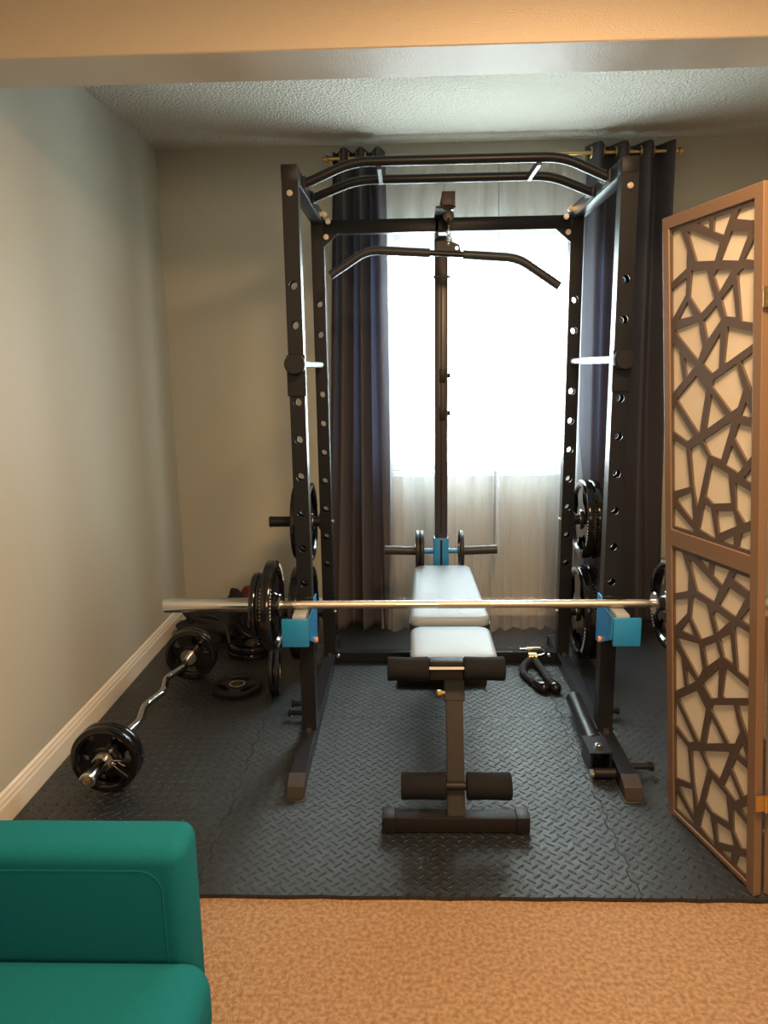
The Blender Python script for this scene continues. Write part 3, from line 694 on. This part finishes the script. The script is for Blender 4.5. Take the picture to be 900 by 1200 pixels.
# ------------------------------------------------------------------ tricep rope and small things on the mat
t = thing('tricep_rope', 'black braided tricep rope with rubber ball ends lying by the right floor rail', 'tricep rope', (.57, 3.08, FZ))
def rope(pts, name='rope_arm'):
    P = smooth_path(pts, .08, 8); Q = []
    for a, b in zip(P, P[1:]):
        k = max(1, int((b - a).length/.006)); Q += [a + (b - a)*i/k for i in range(k)]
    Q.append(P[-1]); bm = N(); tube(bm, Q, .017, 14, radii=[.0155 + .0022*math.sin(i*1.7) for i in range(len(Q))]); return obj(name, bm, NYLON, t, smooth=70)
R1 = rope([(.560, 3.215, .045), (.515, 3.165, .032), (.500, 3.085, .031), (.535, 2.985, .032), (.560, 2.945, .032)])
R2 = rope([(.572, 3.215, .045), (.590, 3.13, .034), (.600, 3.03, .034), (.612, 2.950, .032)])
for R_, p, d in ((R1, (.548, 2.965, .032), (.45, -.85, 0)), (R2, (.609, 2.965, .032), (.12, -1, 0))):
    bm = N(); lathe(bm, p, d, [(-.02, .016), (-.015, .020), (.0, .022), (.02, .025), (.04, .026), (.055, .020), (.062, .008), (.063, 0)], 24); obj('rubber_end', bm, GLOSS, R_)
bm = N(); cyl(bm, (.548, 3.225, .047), (.584, 3.225, .047), .0235, n=24); obj('brass_ferrule', bm, BRASS, t)
bm = N(); P = [(.590 + .036*math.cos(a), 3.245 + .012*math.sin(a) , .066 + .012*math.sin(a)) for a in [2*PI*i/20 for i in range(21)]]; tube(bm, P, .0032, 8); obj('snap_hook', bm, CHROME, t)
t = thing('safety_pin', 'small pale steel pin lying on the floor cross beam near the rope', 'pin', (.555, 3.27, .068))
bm = N(); cyl(bm, (.545, 3.27, .0735), (.610, 3.27, .0735), .0075, n=14); obj('grip', bm, WHITEP, t)
bm = N(); cyl(bm, (.515, 3.272, .0715), (.545, 3.27, .0735), .0035, n=10); obj('shank', bm, CHROME, t)

# ------------------------------------------------------------------ the corner behind the curl bar
P5b = copy_tree(P5)
put(P5b, 'small dull black plate lying flat alone on the mat by the curl bar', (-.745, 2.965, FZ + .0125), (0, PI/2, 0))
P5b.scale = (1.25, 1.10, 1.10)
g = 'plates piled in the left corner'
put(copy_tree(P10), 'black plate at the bottom of the corner pile below the barbell sleeve', (-.772, 3.385, FZ + .0145), (0, PI/2, 0), g)
put(copy_tree(P10), 'black plate on top of the corner pile below the barbell sleeve', (-.765, 3.39, FZ + .042), (0, PI/2, .5), g)
c = copy_tree(P5); put(c, 'dull black plate leaning against the maroon bag in the corner', (-.765, 3.42, .150), (.2, math.radians(-14), math.radians(80)), g)
c = copy_tree(P5); put(c, 'dull black plate standing on edge on the mat left of the left front post', (-.585, 2.93, FZ + .0955), (.3, 0, math.radians(6))); 
c = copy_tree(P5); put(c, 'second dull black plate on edge, right beside the one by the left front post', (-.560, 2.93, FZ + .0955), (1.0, 0, math.radians(6)))
def lump(bm, c, s, seed, rough=.16, sub=4):
    rnd = random.Random(seed); q = [(rnd.uniform(3, 9), rnd.uniform(3, 9), rnd.uniform(3, 9), rnd.uniform(0, 6)) for _ in range(5)]
    r = bmesh.ops.create_icosphere(bm, subdivisions=sub, radius=1)
    for v in r['verts']:
        n = v.co.copy(); d = sum(math.sin(a*n.x + b*n.y + e*n.z + f)/(i + 1.5) for i, (a, b, e, f) in enumerate(q))
        k = 1 + rough*d; p = Vector((math.copysign(abs(n.x)**.75, n.x)*s[0]*k, math.copysign(abs(n.y)**.75, n.y)*s[1]*k, n.z*s[2]*k))
        p.z = max(p.z, -s[2]*.72); v.co = Vector(c) + p
t = thing('gym_bag', 'slumped black nylon gym bag in the corner by the left baseboard', 'gym bag', (-1.02, 3.58, FZ))
bm = N(); lump(bm, (-1.03, 3.60, FZ + .066), (.150, .13, .088), 4); b = obj('body', bm, NYLON, t, smooth=180)
bm = N(); tube(bm, [(-1.14, 3.56, .05), (-1.08, 3.50, .15), (-1.0, 3.50, .165), (-.93, 3.52, .12), (-.90, 3.47, .025)], .011, 10, bend=.06); tube(bm, [(-1.10, 3.66, .10), (-1.02, 3.62, .19), (-.93, 3.64, .15), (-.87, 3.58, .06)], .011, 10, bend=.06); obj('strap', bm, BLACKP, t, smooth=60)
t = thing('backpack', 'maroon and black bag standing in the corner behind the barbell sleeve', 'bag', (-.80, 3.70, FZ))
bm = N(); lump(bm, (-.80, 3.72, FZ + .098), (.135, .085, .132), 9, .12); obj('body', bm, MAROON, t, smooth=180)
bm = N(); lump(bm, (-.90, 3.66, FZ + .10), (.06, .05, .125), 12, .2); obj('side_pouch', bm, NYLON, t, smooth=180)
bm = N(); tube(bm, [(-.89, 3.62, .06), (-.86, 3.60, .17), (-.80, 3.62, .235), (-.74, 3.62, .18), (-.70, 3.60, .08)], .010, 10, bend=.08); obj('strap', bm, NYLON, t, smooth=60)
bm = N(); P = [(-.905, 3.585, .175), (-.875, 3.583, .195), (-.848, 3.585, .190), (-.850, 3.585, .165)]; tube(bm, P, .0045, 8, bend=.008); obj('buckle', bm, WHITEP, t)

# ------------------------------------------------------------------ folding screen
CELLS = [[(0.015,0.988),(0.134,0.988),(0.229,0.925),(0.218,0.863),(0.012,0.83)],[(0.23,0.972),(0.299,0.969),(0.628,0.915),(0.566,0.865),(0.339,0.877)],[(0.35,0.988),(0.505,0.988),(0.496,0.962)],[(0.552,0.988),(0.755,0.988),(0.666,0.93),(0.544,0.95)],[(0.826,0.988),(0.988,0.988),(0.988,0.944),(0.784,0.965)],[(0.748,0.935),(0.938,0.92),(0.827,0.849),(0.628,0.863)],[(0.988,0.9),(0.988,0.84),(0.883,0.85)],[(0.279,0.852),(0.471,0.846),(0.565,0.757),(0.394,0.717),(0.251,0.775)],[(0.589,0.839),(0.762,0.828),(0.612,0.77),(0.55,0.822)],[(0.012,0.808),(0.218,0.835),(0.207,0.783),(0.032,0.716),(0.012,0.715)],[(0.224,0.761),(0.31,0.714),(0.106,0.71)],[(0.04,0.675),(0.369,0.697),(0.422,0.617),(0.358,0.575)],[(0.427,0.696),(0.588,0.736),(0.65,0.694),(0.475,0.634)],[(0.635,0.752),(0.769,0.788),(0.806,0.693),(0.688,0.7)],[(0.813,0.814),(0.869,0.825),(0.988,0.82),(0.988,0.672),(0.856,0.681)],[(0.012,0.635),(0.112,0.614),(0.163,0.512),(0.012,0.468)],[(0.174,0.586),(0.323,0.559),(0.208,0.523)],[(0.634,0.656),(0.618,0.55),(0.531,0.533),(0.417,0.565)],[(0.71,0.67),(0.988,0.649),(0.988,0.615),(0.695,0.563),(0.672,0.569)],[(0.34,0.529),(0.465,0.484),(0.379,0.346),(0.361,0.345),(0.069,0.451)],[(0.012,0.424),(0.049,0.428),(0.301,0.333),(0.211,0.313),(0.012,0.343)],[(0.012,0.316),(0.202,0.293),(0.252,0.164),(0.012,0.134)],[(0.522,0.473),(0.702,0.409),(0.455,0.358)],[(0.546,0.513),(0.813,0.561),(0.893,0.488),(0.835,0.435),(0.755,0.419),(0.53,0.495)],[(0.857,0.566),(0.988,0.592),(0.988,0.472)],[(0.921,0.454),(0.988,0.407),(0.864,0.411)],[(0.843,0.386),(0.988,0.381),(0.988,0.297),(0.937,0.277),(0.792,0.343)],[(0.421,0.324),(0.755,0.391),(0.769,0.388),(0.647,0.271),(0.511,0.28)],[(0.255,0.29),(0.369,0.313),(0.486,0.272),(0.356,0.106),(0.339,0.102),(0.288,0.179)],[(0.047,0.11),(0.269,0.146),(0.294,0.057),(0.276,0.05)],[(0.012,0.077),(0.021,0.081),(0.302,0.02),(0.293,0.012),(0.012,0.012)],[(0.527,0.253),(0.732,0.232),(0.769,0.143),(0.542,0.126),(0.451,0.146)],[(0.769,0.322),(0.901,0.263),(0.844,0.239),(0.69,0.258)],[(0.434,0.12),(0.525,0.111),(0.589,0.012),(0.372,0.029)],[(0.59,0.105),(0.792,0.119),(0.837,0.077),(0.622,0.035)],[(0.807,0.21),(0.988,0.191),(0.988,0.105),(0.917,0.092),(0.822,0.129)],[(0.988,0.261),(0.988,0.213),(0.902,0.226)],[(0.653,0.013),(0.8,0.044),(0.8,0.012),(0.645,0.012)],[(0.881,0.055),(0.988,0.079),(0.988,0.012),(0.852,0.012)]]
sc = thing('folding_screen', 'bronze wooden folding screen with mosaic cutouts over cream paper, at the right', 'folding screen', (.884, 1.707, FZ), (0, math.radians(-3.9), 0))
PW, PH, TH = .390, 1.742, .022
def panel(parent, base, ang, flip):
    """panel from the hinge edge (u=0) to the far edge (u=PW), thickness to one side"""
    d = Vector((math.cos(ang), math.sin(ang), 0)); n = Vector((-d.y, d.x, 0))*flip; b = Vector(base)
    f = lambda u, v, w: tuple(b + d*u + n*w + Vector((0, 0, v)))
    sw = .030; rails = ((.010, .024), (.857, .905), (PH - .030, PH))
    e = bpy.data.objects.new('screen_panel', None); C.objects.link(e); e.parent = parent; e.empty_display_size = .05
    def add(name, bm, m, par, sm=0, bev=0):
        me = bpy.data.meshes.new(name); bmesh.ops.recalc_face_normals(bm, faces=bm.faces); bm.to_mesh(me); bm.free(); me.materials.append(m)
        o = bpy.data.objects.new(name, me); C.objects.link(o); o.parent = par
        if bev:
            md = o.modifiers.new('bevel', 'BEVEL'); md.width = bev; md.segments = 2; md.limit_method = 'ANGLE'
        return o
    bm = N()
    O = [(0, 0), (sw, 0), (sw, rails[0][0]), (PW - sw, rails[0][0]), (PW - sw, 0), (PW, 0), (PW, PH), (0, PH)]
    H = [[(sw, a), (sw, c), (PW - sw, c), (PW - sw, a)] for a, c in ((rails[0][1], rails[1][0]), (rails[1][1], rails[2][0]))]
    prism(bm, O, H, TH, f); add('frame', bm, FRAME, e, bev=.002)
    for a, c in ((rails[0][1], rails[1][0]), (rails[1][1], rails[2][0])):
        bm = N(); W_ = PW - 2*sw
        holes = [[(PW - sw - q[0]*W_, a + q[1]*(c - a)) for q in cell] for cell in CELLS]
        prism(bm, [(sw - .001, a - .001), (PW - sw + .001, a - .001), (PW - sw + .001, c + .001), (sw - .001, c + .001)], holes, .006, lambda u, v, w: f(u, v, .0045 + w))
        add('mosaic_lattice', bm, LATT, e)
        bm = N(); prism(bm, [(sw - .001, a - .001), (PW - sw + .001, a - .001), (PW - sw + .001, c + .001), (sw - .001, c + .001)], [], .0015, lambda u, v, w: f(u, v, .0112 + w)); add('paper', bm, PAPER, e)
    return e, f, add
a1 = math.atan2(2.087 - 1.707, .796 - .884)
p1, f1, add1 = panel(sc, (0, 0, 0), a1, -1)
a2 = math.radians(50)
p2, f2, add2 = panel(sc, (.046, -.004, 0), a2, 1)
for z in (.27, 1.50):
    bm = N()
    box(bm, -.001, .047, -.0075, -.0055, z - .022, z + .022)
    cyl(bm, (.0235, -.010, z - .023), (.0235, -.010, z + .023), .0042, n=12)
    for dx in (.010, .036):
        for dz in (-.012, .012): cyl(bm, (dx, -.0075, z + dz), (dx, -.0088, z + dz), .003, n=10)
    add1('hinge', bm, BRASS, sc)

# ------------------------------------------------------------------ teal sofa
sf = thing('sofa', 'teal fabric sofa at the lower left, its arm toward the gym', 'sofa', (-.8, .4, 0))
def rbox(x0, x1, y0, y1, z0, z1, r, seg=6):
    bm = N(); box(bm, x0, x1, y0, y1, z0, z1, r, seg); return bm
o = obj('arm', rbox(-1.20, -.390, 1.100, 1.207, .10, .570, .027, 6), TEAL, sf, smooth=60)
bm = N(); P = [(-1.18, 1.1012, .532), (-.45, 1.1012, .534), (-.427, 1.1012, .510), (-.424, 1.1012, .13)]; tube(bm, P, .0022, 8, bend=.03); obj('seam', bm, TEAL, o)
# seat cushion, crowned
bm = N(); box(bm, -.98, -.342, .30, 1.098, .235, .372, .045, 6)
for v in bm.verts:
    if v.co.z > .30: v.co.z += .018*max(0, 1 - ((v.co.x + .65)/.42)**2)*max(0, 1 - ((v.co.y - .70)/.5)**4)
obj('seat_cushion', bm, TEAL, sf, smooth=80)
obj('seat_cushion', rbox(-.98, -.342, -.49, .296, .235, .372, .045), TEAL, sf, smooth=80)
obj('base', rbox(-1.19, -.385, -.60, 1.085, .10, .235, .012, 3), TEAL, sf, smooth=60)
obj('backrest', rbox(-1.21, -.98, -.60, 1.085, .10, .74, .03), TEAL, sf, smooth=60)
obj('arm', rbox(-1.20, -.378, -.72, -.60, .10, .572, .022, 5), TEAL, sf, smooth=60)
for x in (-1.12, -.45):
    for y in (-.64, 1.12):
        bm = N(); cyl(bm, (x, y, 0), (x, y, .10), .014, .022, n=16); obj('leg', bm, FRAME, sf)
